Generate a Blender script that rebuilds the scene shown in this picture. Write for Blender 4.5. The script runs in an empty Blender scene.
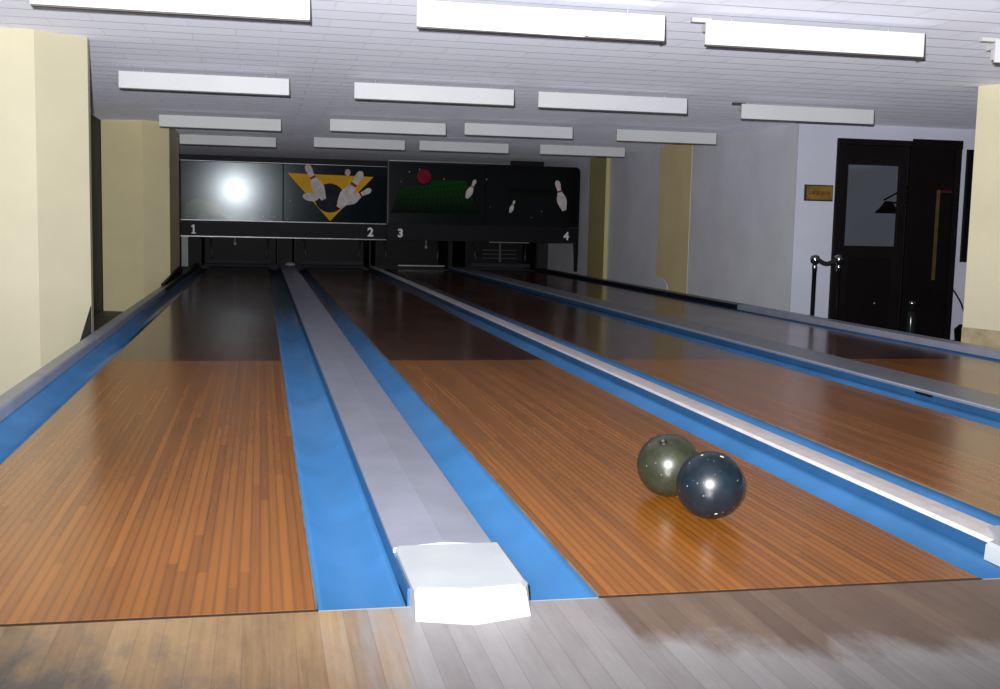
import bpy, bmesh, math, random
from mathutils import Matrix, Vector

S = bpy.context.scene
COL = S.collection
random.seed(7)

# ------------------------------------------------------------------ camera
CAM = Vector((-0.1314, -2.6164, 0.9184))
F_PX, YAW, PITCH, ROLL = 1130.3, 0.2096, 0.1064, 0.0228
cy_, sy_, cp_, sp_ = math.cos(YAW), math.sin(YAW), math.cos(PITCH), math.sin(PITCH)
FWD = Vector((sy_ * cp_, cy_ * cp_, -sp_))
R0 = Vector((cy_, -sy_, 0.0))
U0 = R0.cross(FWD)
RGT = R0 * math.cos(ROLL) + U0 * math.sin(ROLL)
UP = U0 * math.cos(ROLL) - R0 * math.sin(ROLL)
cam_data = bpy.data.cameras.new('camera')
cam_data.sensor_width = 36.0
cam_data.lens = F_PX / 1000.0 * 36.0
cam_data.clip_start = 0.05
cam = bpy.data.objects.new('camera', cam_data)
COL.objects.link(cam)
M = Matrix((RGT, UP, -FWD)).transposed().to_4x4()
M.translation = CAM
cam.matrix_world = M
S.camera = cam

# ------------------------------------------------------------------ light and exposure
S.view_settings.view_transform = 'Standard'
S.view_settings.look = 'None'
S.view_settings.gamma = 1.0
S.view_settings.use_curve_mapping = False
S.view_settings.exposure = 0.0
w = bpy.data.worlds.new('world')
S.world = w
w.use_nodes = True
w.node_tree.nodes['Background'].inputs[0].default_value = (0.80, 0.86, 1.0, 1)
w.node_tree.nodes['Background'].inputs[1].default_value = 0.3

# the camera's flash, just above and left of the lens
fl = bpy.data.lights.new('flash', 'SPOT')
fl.energy = 4700.0
fl.color = (1.0, 0.985, 0.97)
fl.shadow_soft_size = 0.02
fl.spot_size = math.radians(108)
fl.spot_blend = 1.0
flo = bpy.data.objects.new('flash', fl)
COL.objects.link(flo)
M2 = M.copy()
M2.translation = CAM + UP * 0.09 - RGT * 0.06
# the flash head is tipped up towards the ceiling
flo.matrix_world = M2 @ Matrix.Rotation(math.radians(28.5), 4, 'X') @ Matrix.Diagonal((1.5, 1.0, 1.0, 1.0))


def at(px, py, Y):
    """the point of the plane y = Y that pixel (px, py) of the photograph shows"""
    d = RGT * ((px - 500.0) / F_PX) + UP * ((344.5 - py) / F_PX) + FWD
    return CAM + d * ((Y - CAM.y) / d.y)


# ------------------------------------------------------------------ mesh helpers
class MB:
    def __init__(self):
        self.v, self.f, self.smooth = [], [], []

    def add(self, vs, fs, smooth=False):
        n = len(self.v)
        self.v += [tuple(p) for p in vs]
        self.f += [tuple(i + n for i in f) for f in fs]
        self.smooth += [smooth] * len(fs)
        return self

    def box(self, x0, x1, y0, y1, z0, z1, bev=0.0):
        if bev <= 0:
            vs = [(x, y, z) for z in (z0, z1) for y in (y0, y1) for x in (x0, x1)]
            return self.add(vs, [(0, 2, 3, 1), (4, 5, 7, 6), (0, 1, 5, 4), (2, 6, 7, 3), (0, 4, 6, 2), (1, 3, 7, 5)])
        bm = bmesh.new()
        bmesh.ops.create_cube(bm, size=1.0)
        for q in bm.verts:
            q.co = Vector(((x0 + x1) / 2 + q.co.x * (x1 - x0), (y0 + y1) / 2 + q.co.y * (y1 - y0), (z0 + z1) / 2 + q.co.z * (z1 - z0)))
        bmesh.ops.bevel(bm, geom=bm.edges[:], offset=bev, segments=2, affect='EDGES', profile=0.6)
        return self.bm(bm)

    def bm(self, bm, smooth=False):
        bm.verts.index_update()
        self.add([q.co[:] for q in bm.verts], [[q.index for q in f.verts] for f in bm.faces], smooth)
        bm.free()
        return self

    def prism_y(self, prof, y0, y1, smooth=False):
        """closed (x, z) outline, counter-clockwise seen from -y, swept from y0 to y1"""
        n = len(prof)
        vs = [(x, y0, z) for x, z in prof] + [(x, y1, z) for x, z in prof]
        self.add(vs, [(i, (i + 1) % n, (i + 1) % n + n, i + n) for i in range(n)], smooth)
        k = len(self.v) - 2 * n
        self.f += [tuple(k + i for i in range(n))[::-1], tuple(k + n + i for i in range(n))]
        self.smooth += [False, False]
        return self

    def prism_z(self, prof, z0, z1):
        n = len(prof)
        vs = [(x, y, z0) for x, y in prof] + [(x, y, z1) for x, y in prof]
        return self.add(vs, [(i, (i + 1) % n, (i + 1) % n + n, i + n) for i in range(n)]
                        + [tuple(range(n))[::-1], tuple(range(n, 2 * n))])

    def loft(self, rings, smooth=False, cap=True):
        n = len(rings[0])
        vs = [p for r in rings for p in r]
        fs = [(k * n + i, k * n + (i + 1) % n, (k + 1) * n + (i + 1) % n, (k + 1) * n + i)
              for k in range(len(rings) - 1) for i in range(n)]
        self.add(vs, fs, smooth)
        if cap:
            b = len(self.v) - len(vs)
            self.f += [tuple(b + i for i in range(n))[::-1], tuple(b + (len(rings) - 1) * n + i for i in range(n))]
            self.smooth += [False, False]
        return self

    def lathe(self, c, prof, seg=20):
        """(radius, z) profile round a vertical axis at c"""
        rings = [[(c[0] + r * math.cos(2 * math.pi * i / seg), c[1] + r * math.sin(2 * math.pi * i / seg), c[2] + z)
                  for i in range(seg)] for r, z in prof]
        return self.loft(rings, True)

    def tube(self, pts, r, seg=8):
        pts = [Vector(p) for p in pts]
        rings = []
        for i, p in enumerate(pts):
            t = (pts[min(i + 1, len(pts) - 1)] - pts[max(i - 1, 0)]).normalized()
            a = t.cross(Vector((0, 0, 1)) if abs(t.z) < 0.9 else Vector((1, 0, 0))).normalized()
            b = t.cross(a)
            rr = r[i] if isinstance(r, (list, tuple)) else r
            rings.append([p + (a * math.cos(2 * math.pi * k / seg) + b * math.sin(2 * math.pi * k / seg)) * rr for k in range(seg)])
        return self.loft(rings, True)

    def sheet(self, pts, Y, th=0.003):
        """flat printed shape standing on the plane y = Y, outline in (x, z)"""
        n = len(pts)
        vs = [(x, Y, z) for x, z in pts] + [(x, Y + th, z) for x, z in pts]
        return self.add(vs, [tuple(range(n)), tuple(range(n, 2 * n))[::-1]]
                        + [(i, i + n, (i + 1) % n + n, (i + 1) % n) for i in range(n)])


BASE = {}


def finish(name, mb, mat, base):
    me = bpy.data.meshes.new(name)
    me.from_pydata([Vector(p) - base for p in mb.v], [], mb.f)
    me.polygons.foreach_set('use_smooth', mb.smooth)
    bm = bmesh.new()
    bm.from_mesh(me)
    bmesh.ops.recalc_face_normals(bm, faces=bm.faces[:])
    bm.to_mesh(me)
    bm.free()
    me.update()
    me.materials.append(mat)
    o = bpy.data.objects.new(name, me)
    COL.objects.link(o)
    return o


def tag(o, label=None, cat=None, group=None, kind=None):
    if label: o['label'] = label
    if cat: o['category'] = cat
    if group: o['group'] = group
    if kind: o['kind'] = kind
    return o


def solo(name, mb, mat, label=None, cat=None, group=None, kind=None):
    """a top-level thing that is one mesh, its origin at its base"""
    xs, ys, zs = zip(*mb.v)
    b = Vector(((min(xs) + max(xs)) / 2, (min(ys) + max(ys)) / 2, min(zs)))
    o = finish(name, mb, mat, b)
    o.location = b
    BASE[o] = b
    return tag(o, label, cat, group, kind)


def struct(name, mb, mat):
    return solo(name, mb, mat, kind='structure')


def thing(name, loc, label, cat, group=None):
    o = bpy.data.objects.new(name, None)
    o.empty_display_size = 0.1
    COL.objects.link(o)
    o.location = loc
    BASE[o] = Vector(loc)
    return tag(o, label, cat, group)


def part(name, mb, mat, parent, label=None):
    o = finish(name, mb, mat, BASE[parent])
    o.parent = parent
    if parent.type == 'MESH' and parent.parent is None:
        pass
    BASE[o] = BASE[parent]
    if label: o['label'] = label
    return o


# ------------------------------------------------------------------ materials
def lin(c):
    return tuple(((x / 255.0) / 12.92 if x / 255.0 <= 0.04045 else ((x / 255.0 + 0.055) / 1.055) ** 2.4) for x in c) + (1.0,)


class NT:
    def __init__(self, name):
        self.m = bpy.data.materials.new(name)
        self.m.use_nodes = True
        self.t = self.m.node_tree
        self.b = self.t.nodes['Principled BSDF']

    def n(self, kind, **kw):
        q = self.t.nodes.new('ShaderNode' + kind)
        for k, v in kw.items():
            setattr(q, k, v)
        return q

    def set(self, q, key, val):
        s = q.inputs[key]
        if isinstance(val, bpy.types.NodeSocket):
            self.t.links.new(val, s)
        else:
            s.default_value = val

    def math(self, op, a, b=0.0, c=0.0, clamp=False):
        q = self.n('Math', operation=op)
        q.use_clamp = clamp
        self.set(q, 0, a); self.set(q, 1, b); self.set(q, 2, c)
        return q.outputs[0]

    def mix(self, fac, a, b, blend='MIX'):
        q = self.n('Mix', data_type='RGBA', blend_type=blend)
        self.set(q, 0, fac); self.set(q, 6, a); self.set(q, 7, b)
        return q.outputs[2]

    def noise(self, vec, scale=5.0, detail=3.0, rough=0.55, dim='3D'):
        q = self.n('TexNoise', noise_dimensions=dim)
        if vec is not None:
            self.set(q, 'Vector', vec)
        q.inputs['Scale'].default_value = scale
        q.inputs['Detail'].default_value = detail
        q.inputs['Roughness'].default_value = rough
        return q.outputs[0]

    def pos(self, sx=1, sy=1, sz=1):
        g = self.n('NewGeometry').outputs['Position']
        q = self.n('Mapping')
        self.set(q, 'Vector', g)
        q.inputs['Scale'].default_value = (sx, sy, sz)
        return q.outputs[0]

    def sep(self):
        q = self.n('SeparateXYZ')
        self.set(q, 0, self.n('NewGeometry').outputs['Position'])
        return q.outputs

    def ramp(self, fac, stops):
        q = self.n('ValToRGB')
        e = q.color_ramp.elements
        while len(e) < len(stops):
            e.new(0.5)
        for el, (p, c) in zip(e, stops):
            el.position = p
            el.color = c if len(c) == 4 else lin(c)
        self.set(q, 0, fac)
        return q.outputs[0]

    def bump(self, h, strength=0.3, dist=0.01):
        q = self.n('Bump')
        q.inputs['Strength'].default_value = strength
        q.inputs['Distance'].default_value = dist
        self.set(q, 'Height', h)
        self.set(self.b, 'Normal', q.outputs[0])

    def base(self, c, rough=0.5, spec=0.5, metal=0.0):
        self.set(self.b, 'Base Color', c)
        self.set(self.b, 'Roughness', rough)
        self.b.inputs['Specular IOR Level'].default_value = spec
        self.b.inputs['Metallic'].default_value = metal
        return self.m


def paint(name, c, rough=0.5, var=0.12, scale=3.0, spec=0.5, metal=0.0, bump=0.0):
    t = NT(name)
    p = t.pos()
    f = t.noise(p, scale, 4)
    dark = tuple(x * (1 - var) for x in c)
    lite = tuple(min(255, x * (1 + var * 0.6)) for x in c)
    col = t.ramp(f, [(0.3, dark), (0.7, lite)])
    m = t.base(col, rough, spec, metal)
    if bump:
        t.bump(t.noise(p, 60, 2), bump, 0.002)
    return m


def wood_lane(name, c_lo, c_hi, seam, rough, var_len=1.7, pitch=0.0267):
    t = NT(name)
    x, y, z = t.sep()
    bx = t.math('DIVIDE', x, pitch)
    idx = t.math('FLOOR', bx)
    fr = t.math('FRACT', bx)
    wn = t.n('TexWhiteNoise', noise_dimensions='1D')
    t.set(wn, 'W', idx)
    sh = t.math('MULTIPLY', wn.outputs[0], 7.3)
    seg = t.math('FLOOR', t.math('DIVIDE', t.math('ADD', y, sh), var_len))
    wn2 = t.n('TexWhiteNoise', noise_dimensions='2D')
    cmb = t.n('CombineXYZ')
    t.set(cmb, 0, idx); t.set(cmb, 1, seg)
    t.set(wn2, 'Vector', cmb.outputs[0])
    grain = t.noise(t.pos(90, 2.2, 1), 1.0, 4, 0.6)
    big = t.noise(t.pos(1.6, 0.7, 1), 1.0, 3)
    f = t.math('ADD', t.math('MULTIPLY', wn2.outputs[0], 0.28), t.math('MULTIPLY', grain, 0.30))
    f = t.math('ADD', f, t.math('MULTIPLY', big, 0.34))
    col = t.ramp(f, [(0.22, c_lo), (0.82, c_hi)])
    e = t.math('MINIMUM', fr, t.math('SUBTRACT', 1.0, fr))
    s = t.math('SUBTRACT', 1.0, t.math('DIVIDE', e, 0.24), clamp=True)
    col = t.mix(t.math('MULTIPLY', s, seam), col, lin(tuple(q * 0.35 for q in c_lo)))
    # scuffs
    sc = t.noise(t.pos(9, 2.4, 1), 1.0, 5, 0.7)
    col = t.mix(t.math('MULTIPLY', t.math('SUBTRACT', sc, 0.63, clamp=True), 1.6), col, lin((60, 38, 26)))
    rg = t.math('ADD', rough, t.math('MULTIPLY', t.math('SUBTRACT', big, 0.5), 0.12))
    m = t.base(col, rg, 0.5)
    t.bump(t.noise(t.pos(25, 0.6, 1), 1.0, 2), 0.03, 0.004)
    return m


def mat_approach():
    t = NT('worn approach boards')
    x, y, z = t.sep()
    idx = t.math('FLOOR', t.math('DIVIDE', x, 0.057))
    wn = t.n('TexWhiteNoise', noise_dimensions='1D')
    t.set(wn, 'W', idx)
    fr = t.math('FRACT', t.math('DIVIDE', x, 0.057))
    grain = t.noise(t.pos(60, 3, 1), 1.0, 5, 0.65)
    patch = t.noise(t.pos(7, 3.2, 1), 1.0, 5, 0.65)
    streak = t.noise(t.pos(14, 1.6, 1), 1.0, 4, 0.6)
    f = t.math('ADD', t.math('MULTIPLY', wn.outputs[0], 0.2), t.math('ADD', t.math('MULTIPLY', grain, 0.35), t.math('MULTIPLY', patch, 0.45)))
    tan = t.ramp(f, [(0.2, (104, 80, 56)), (0.5, (164, 134, 98)), (0.9, (206, 180, 142))])
    grey = t.ramp(f, [(0.2, (84, 74, 68)), (0.85, (124, 112, 102))])
    brown = t.ramp(f, [(0.15, (84, 68, 58)), (0.55, (118, 98, 84)), (0.9, (150, 126, 106))])
    pale = t.ramp(t.math('ADD', f, t.math('MULTIPLY', streak, 0.3)), [(0.25, (114, 109, 110)), (0.6, (145, 141, 143)), (1.0, (170, 167, 170))])
    # grey grime worn into the tan boards, spreading towards the left
    gl = t.math('ADD', t.math('MULTIPLY', t.math('SUBTRACT', patch, 0.5), 5.0), t.math('MULTIPLY', t.math('ADD', x, 0.42), -1.6))
    gl = t.math('ADD', gl, t.math('MULTIPLY', t.math('ADD', y, 0.12), -2.2), clamp=True)
    col = t.mix(gl, tan, grey)
    # bare, silvery worn boards between the lanes and further out from the foul line
    a = t.math('MULTIPLY', t.math('SUBTRACT', x, 0.02), 5.0)
    a = t.math('ADD', a, t.math('MULTIPLY', t.math('SUBTRACT', streak, 0.5), 2.0), clamp=True)
    right = t.math('MULTIPLY', t.math('SUBTRACT', x, 0.69), 60.0, clamp=True)
    out = t.math('MULTIPLY', t.math('ADD', t.math('ADD', y, 0.23), t.math('MULTIPLY', t.math('SUBTRACT', x, 0.7), 0.22)), -7.0)
    out = t.math('ADD', out, t.math('MULTIPLY', t.math('SUBTRACT', patch, 0.5), 3.0), clamp=True)
    col = t.mix(a, col, pale)
    col = t.mix(t.math('MULTIPLY', right, t.math('SUBTRACT', 1.0, out)), col, brown)
    e = t.math('MINIMUM', fr, t.math('SUBTRACT', 1.0, fr))
    s = t.math('SUBTRACT', 1.0, t.math('DIVIDE', e, 0.035), clamp=True)
    col = t.mix(t.math('MULTIPLY', s, 0.3), col, lin((70, 58, 50)))
    m = t.base(col, 0.42, 0.4)
    t.bump(t.math('ADD', grain, t.math('MULTIPLY', s, -0.6)), 0.12, 0.003)
    return m


def mat_ceiling():
    t = NT('ceiling tiles')
    x, y, z = t.sep()
    br = t.n('TexBrick')
    br.offset = 0.5
    t.set(br, 'Vector', t.pos(1, 1, 1))
    br.inputs['Scale'].default_value = 1.0
    br.inputs['Brick Width'].default_value = 0.61
    br.inputs['Row Height'].default_value = 0.305
    br.inputs['Mortar Size'].default_value = 0.007
    br.inputs['Mortar Smooth'].default_value = 0.6
    br.inputs['Color1'].default_value = lin((212, 214, 234))
    br.inputs['Color2'].default_value = lin((224, 226, 241))
    br.inputs['Mortar'].default_value = lin((206, 208, 226))
    n1 = t.noise(t.pos(1.2, 1.2, 1), 1.0, 3)
    col = t.mix(t.math('MULTIPLY', n1, 0.25), br.outputs[0], lin((200, 202, 220)))
    m = t.base(col, 0.6, 0.3)
    # each tile sags a little, its edges are bevelled
    wn = t.noise(t.pos(0.9, 2.2, 1), 1.0, 3)
    fr = t.math('FRACT', t.math('DIVIDE', y, 0.305))
    row = t.math('SUBTRACT', 1.0, t.math('DIVIDE', t.math('MINIMUM', fr, t.math('SUBTRACT', 1.0, fr)), 0.04), clamp=True)
    brk = t.math('MULTIPLY', t.math('SUBTRACT', t.noise(t.pos(1.1, 3.3, 1), 1.0, 3), 0.42, clamp=True), 5.0, clamp=True)
    t.set(t.b, 'Base Color', t.mix(t.math('MULTIPLY', t.math('MULTIPLY', row, brk), 0.9), col, lin((252, 252, 255))))  # broken white streaks paint the flash glint on the tile bevels
    h = t.math('ADD', t.math('MULTIPLY', br.outputs[1], 0.07), t.math('MULTIPLY', wn, 0.9))
    h = t.math('ADD', h, t.math('MULTIPLY', row, 0.4))
    h = t.math('ADD', h, t.math('MULTIPLY', t.noise(t.pos(40, 40, 1), 1.0, 2), 0.06))
    t.bump(h, 0.8, 0.02)
    # the soft fibre face of the tiles catches light that grazes it
    t.b.inputs['Sheen Weight'].default_value = 0.44
    t.b.inputs['Sheen Roughness'].default_value = 0.45
    t.b.inputs['Sheen Tint'].default_value = (0.84, 0.87, 1.0, 1)
    return m


def mat_ball(name, c, speck):
    t = NT(name)
    tc = t.n('TexCoord').outputs['Object']
    n1 = t.noise(tc, 14, 5, 0.7)
    col = t.ramp(n1, [(0.35, tuple(q * 0.7 for q in c)), (0.65, c)])
    vo = t.n('TexVoronoi')
    t.set(vo, 'Vector', tc)
    vo.inputs['Scale'].default_value = 42
    s = t.math('LESS_THAN', vo.outputs['Distance'], 0.12)
    wn = t.noise(tc, 20, 2)
    s = t.math('MULTIPLY', s, t.math('MULTIPLY', t.math('SUBTRACT', wn, 0.47, clamp=True), 6.0, clamp=True))
    col = t.mix(s, col, lin(speck))
    m = t.base(col, t.math('ADD', 0.26, t.math('MULTIPLY', n1, 0.16)), 0.5)
    return m


def mat_stars(name, c, rough, spec):
    t = NT(name)
    vo = t.n('TexVoronoi')
    t.set(vo, 'Vector', t.pos(1, 0.02, 1))
    vo.inputs['Scale'].default_value = 4.2
    s = t.math('LESS_THAN', vo.outputs['Distance'], 0.055)
    col = t.mix(s, lin(c), lin((150, 150, 150)))
    t.b.inputs['Specular Tint'].default_value = (0.82, 0.93, 1.0, 1)
    return t.base(col, rough, spec)


def mat_grid(name, cA, cB, z0, z1, rough=0.5, spec=0.04):
    """printed green floor of thin lines, brightest along its far edge"""
    t = NT(name)
    x, y, z = t.sep()
    f = t.math('DIVIDE', t.math('SUBTRACT', z, z0), z1 - z0, clamp=True)
    col = t.ramp(f, [(0.0, cA), (1.0, cB)])
    return t.base(col, rough, spec)


MT = {}
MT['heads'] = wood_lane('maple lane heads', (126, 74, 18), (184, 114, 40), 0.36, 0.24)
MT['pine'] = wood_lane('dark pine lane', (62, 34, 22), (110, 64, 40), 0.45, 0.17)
MT['approach'] = mat_approach()
MT['ceiling'] = mat_ceiling()
MT['blue'] = paint('blue gutter paint', (42, 86, 130), 0.3, 0.08, 2.5)
MT['cap'] = paint('pale grey divider paint', (150, 154, 172), 0.36, 0.06, 5)
MT['cap_grey'] = paint('grey divider paint', (126, 129, 138), 0.36, 0.06, 5)
MT['bead'] = paint('pale blue bead', (164, 184, 212), 0.4, 0.06, 8)
MT['cap_white'] = paint('white divider paint', (184, 190, 198), 0.4, 0.04, 6)
MT['cap_cream'] = paint('off white divider paint', (222, 214, 216), 0.4, 0.06, 14)
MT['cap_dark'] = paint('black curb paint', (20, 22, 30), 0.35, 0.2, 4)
MT['strip'] = paint('pale edge strip', (128, 112, 92), 0.4, 0.2, 8)
MT['dark'] = paint('black', (14, 14, 18), 0.5, 0.2, 5, 0.12)
MT['navy'] = paint('navy black', (12, 13, 22), 0.5, 0.2, 5, 0.12)
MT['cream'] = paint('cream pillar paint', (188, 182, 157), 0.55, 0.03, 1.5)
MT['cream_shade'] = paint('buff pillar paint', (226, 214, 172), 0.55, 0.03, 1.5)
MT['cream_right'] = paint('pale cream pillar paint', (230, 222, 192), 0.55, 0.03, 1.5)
MT['yellow'] = paint('dull yellow paint', (196, 184, 126), 0.55, 0.04, 1.5)
MT['tan'] = paint('tan paint', (255, 230, 180), 0.55, 0.04, 1.5)
MT['greywall'] = paint('blue grey wall paint', (236, 238, 248), 0.55, 0.04, 1.2)
MT['whitewall'] = paint('white wall paint', (206, 209, 228), 0.55, 0.03, 1.2)
MT['darkwall'] = paint('black wall paint', (16, 16, 20), 0.7, 0.2, 2)
MT['floor'] = paint('dark side floor', (78, 76, 78), 0.6, 0.25, 3)
MT['baffle'] = paint('white baffle board', (200, 203, 208), 0.5, 0.02, 2)
MT['edge'] = paint('dark baffle shade and bracket', (62, 60, 58), 0.6, 0.1, 4)
MT['housing'] = paint('lamp housing', (190, 190, 190), 0.5, 0.05, 3)
MT['tube'] = paint('lamp tube', (225, 228, 228), 0.3, 0.02, 3)
_b = MT['tube'].node_tree.nodes['Principled BSDF']
_b.inputs['Emission Color'].default_value = (0.86, 0.92, 1.0, 1)
_b.inputs['Emission Strength'].default_value = 2.5  # weak tube glow added as fill, though the tubes seem off
MT['metal'] = paint('grey metal trim', (120, 122, 128), 0.35, 0.1, 6, 0.5, 0.6)
MT['post'] = paint('pale grey post', (140, 148, 154), 0.5, 0.06, 4)
MT['chrome'] = paint('chrome', (210, 212, 214), 0.15, 0.05, 6, 0.5, 1.0)
MT['panel'] = mat_stars('starry black panel', (8, 18, 23), 0.145, 0.15)
MT['panel_b'] = mat_stars('starry black panel right', (5, 5, 7), 0.3, 0.1)
MT['print_yellow'] = paint('printed yellow', (222, 166, 38), 0.6, 0.06, 4, 0.1)
MT['print_white'] = paint('printed white', (206, 200, 200), 0.6, 0.12, 9, 0.1)
MT['print_red'] = paint('printed red', (150, 40, 50), 0.6, 0.1, 6, 0.1)
MT['print_pink'] = paint('printed pale pink', (196, 168, 172), 0.6, 0.1, 6, 0.1)
MT['print_ball'] = paint('printed dark blue ball', (32, 34, 48), 0.6, 0.3, 5, 0.1)
MT['print_crimson'] = paint('printed crimson', (132, 16, 40), 0.6, 0.25, 5, 0.1)
MT['numeral'] = paint('numeral white', (220, 222, 232), 0.4, 0.02, 5)
MT['door'] = paint('dark brown door', (22, 18, 19), 0.6, 0.2, 3, 0.1)
MT['doorleaf'] = paint('dark door leaf', (17, 13, 14), 0.6, 0.2, 3, 0.1)
MT['brass'] = paint('brass edge', (84, 68, 38), 0.5, 0.15, 6, 0.2, 0.0)
MT['maroon'] = paint('maroon strip', (60, 16, 22), 0.5, 0.15, 6)
MT['roomwall'] = paint('grey room wall', (158, 160, 174), 0.7, 0.04, 1)
MT['sign'] = paint('brown gold sign', (128, 98, 42), 0.4, 0.2, 14)
MT['signframe'] = paint('dark sign frame', (42, 38, 38), 0.4, 0.1, 5)
MT['signink'] = paint('dark brown ink', (52, 32, 16), 0.5, 0.2, 20)
MT['signred'] = paint('red brown ink', (104, 34, 20), 0.5, 0.2, 20)
MT['rope'] = paint('black rope', (20, 20, 22), 0.8, 0.2, 20)
MT['rubber'] = paint('black rubber', (15, 16, 20), 0.6, 0.2, 6, 0.1)
MT['canister'] = paint('dark glossy canister', (30, 36, 36), 0.2, 0.2, 6)
MT['ball_green'] = mat_ball('olive green ball', (46, 50, 38), (120, 122, 112))
MT['ball_blue'] = mat_ball('marbled blue black ball', (20, 32, 42), (120, 138, 150))
MT['backwall'] = paint('unseen dark wall paint', (70, 66, 64), 0.7, 0.1, 1)
MT['foot'] = paint('buff foot tone', (186, 170, 138), 0.6, 0.15, 6)
MT['bar'] = paint('dark grey bar paint', (44, 46, 54), 0.6, 0.15, 6, 0.1)
MT['foul'] = paint('dark foul line gap', (52, 34, 22), 0.6, 0.2, 10)
MT['hole'] = paint('finger hole', (8, 8, 8), 0.6, 0.1, 5)
MT['chip'] = paint('pale chip', (170, 168, 160), 0.4, 0.1, 5)


def mat_glass():
    t = NT('door glass')
    out = t.t.nodes['Material Output']
    tr = t.n('BsdfTransparent')
    tr.inputs[0].default_value = (0.82, 0.83, 0.84, 1)
    gl = t.n('BsdfGlossy')
    gl.inputs['Roughness'].default_value = 0.03
    fr = t.n('Fresnel')
    mx = t.n('MixShader')
    t.set(mx, 0, fr.outputs[0])
    t.t.links.new(tr.outputs[0], mx.inputs[1])
    t.t.links.new(gl.outputs[0], mx.inputs[2])
    t.t.links.new(mx.outputs[0], out.inputs[0])
    return t.m


MT['glass'] = mat_glass()

# ------------------------------------------------------------------ the room
CZ = 2.20           # ceiling height
LOW = -0.40         # the floor either side of the lanes
END = 19.2          # the masking units
struct('ceiling', MB().box(-3.2, 12.0, 2.7, 22.2, CZ, CZ + 0.15), MT['ceiling'])
# unseen raised dark ceiling and fascia, added to cut bounce onto the foreground
struct('ceiling_high_added', MB().box(-3.2, 12.0, -4.15, 2.7, 3.6, 3.75), MT['backwall'])
struct('wall_fascia_added', MB().box(-3.2, 12.0, 2.7, 2.85, CZ + 0.151, 3.6), MT['backwall'])
struct('floor', MB().box(-3.2, 12.0, -4.0, 22.2, LOW - 0.15, LOW), MT['floor'])
struct('wall_left', MB().box(-2.42, -2.27, 0.5, 22.0, LOW, CZ), MT['darkwall'])
struct('wall_far', MB().box(-2.27, 6.12, 21.85, 22.0, LOW, CZ), MT['darkwall'])
struct('wall_right', MB().box(6.12, 6.27, 10.0, 22.0, LOW, CZ), MT['greywall'])
DX0, DX1, DTOP = 6.66, 8.25, 2.01
fw = MB()
fw.box(6.27, DX0, 10.0, 10.12, LOW, CZ)
fw.box(DX1, 11.8, 10.0, 10.12, LOW, CZ)
fw.box(DX0, DX1, 10.0, 10.12, DTOP, CZ)
struct('wall_front', fw, MT['whitewall'])
# end face of the side wall is the near, lighter paint
struct('wall_back_unseen', MB().box(-3.2, 12.0, -4.15, -4.0, LOW, 2.6), MT['backwall'])  # unseen wall added to keep background glow out of panel reflections
struct('wall_side_unseen', MB().box(11.8, 12.0, -4.0, 10.0, LOW, CZ), MT['backwall'])  # unseen wall added to darken reflections in the door glass
struct('wall_corner', MB().box(6.12, 6.27, 9.985, 9.999, LOW, CZ), MT['whitewall'])
struct('wall_beyond', MB().box(6.3, 9.2, 11.6, 11.7, LOW, CZ), MT['roomwall'])

# approach: the boards in front of the foul line
ap = struct('floor_approach', MB().box(-1.36, 5.44, -3.9, -0.006, -0.30, 0.0), MT['approach'])

struct('trim_1', MB().box(-1.36, 0.001, -0.0055, 0.0115, -0.30, -0.0004), MT['foul'])
struct('trim_2', MB().box(0.694, 1.763, -0.0055, 0.0115, -0.30, -0.0004), MT['foul'])
struct('trim_3', MB().box(2.25, 5.44, -0.0055, 0.0115, -0.30, -0.0004), MT['foul'])
for k, (a, b) in enumerate(((0.002, 0.693), (1.764, 2.249))):
    struct('trim_%d' % (4 + k), MB().box(a, b, -0.0055, 0.0115, -0.30, -0.004), MT['cap_white'])

# pillars: cream, with one corner cut off towards the lanes
def pillar(name, outline, mat):
    return struct(name, MB().prism_z(outline, LOW, CZ), mat)

pl = [(-3.0, 6.0), (-1.69, 6.0), (-1.372, 6.265), (-1.372, 6.37), (-3.0, 6.37)]
p = pillar('pillar', pl, MT['cream'])
tag(p, 'cream pillar with a cut corner standing nearest on the left, beside lane one', 'pillar')
pl = [(-2.26, 13.75), (-1.70, 13.53), (-1.375, 13.85), (-1.375, 15.75), (-2.26, 15.75)]
p = pillar('pillar', pl, MT['cream_shade'])
tag(p, 'buff pillar further back on the left, between nearest pillar and lane end', 'pillar')
pl = [(5.965, 6.32), (6.10, 5.92), (7.4, 5.92), (7.4, 6.32)]
p = pillar('pillar', pl, MT['cream_right'])
tag(p, 'cream pillar at the right edge, in front of the dark door', 'pillar')
wv = [at(93.5, 306, 6.12), at(93.5, 344, 6.12), at(79, 344, 6.12)]  # dark wedge-shaped sheet standing before the pillar's foot
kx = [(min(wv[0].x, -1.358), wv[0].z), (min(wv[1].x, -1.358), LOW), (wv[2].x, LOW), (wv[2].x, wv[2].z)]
solo('foot_wedge', MB().sheet(kx, 6.12, 0.03), MT['dark'], 'dark slanted wedge at the foot of the nearest left pillar', 'board')
p = struct('pilaster', MB().box(6.1155, 6.119, 13.39, 14.76, LOW, CZ), MT['tan'])
tag(p, 'broad tan pilaster painted on the grey side wall', 'pillar')
yz = [(14.758, LOW)] + [(14.758 - 0.55 * math.sin(a), 0.16 * math.cos(a) - 0.02) for a in [k * math.pi / 16 for k in range(9)]] + [(14.208, LOW)]
mb = MB()
n = len(yz)
mb.add([(6.110, y, z) for y, z in yz] + [(6.115, y, z) for y, z in yz],
       [tuple(range(n)), tuple(range(n, 2 * n))[::-1]] + [(i, i + n, (i + 1) % n + n, (i + 1) % n) for i in range(n)])
struct('trim_6', mb, MT['greywall'])
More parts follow.
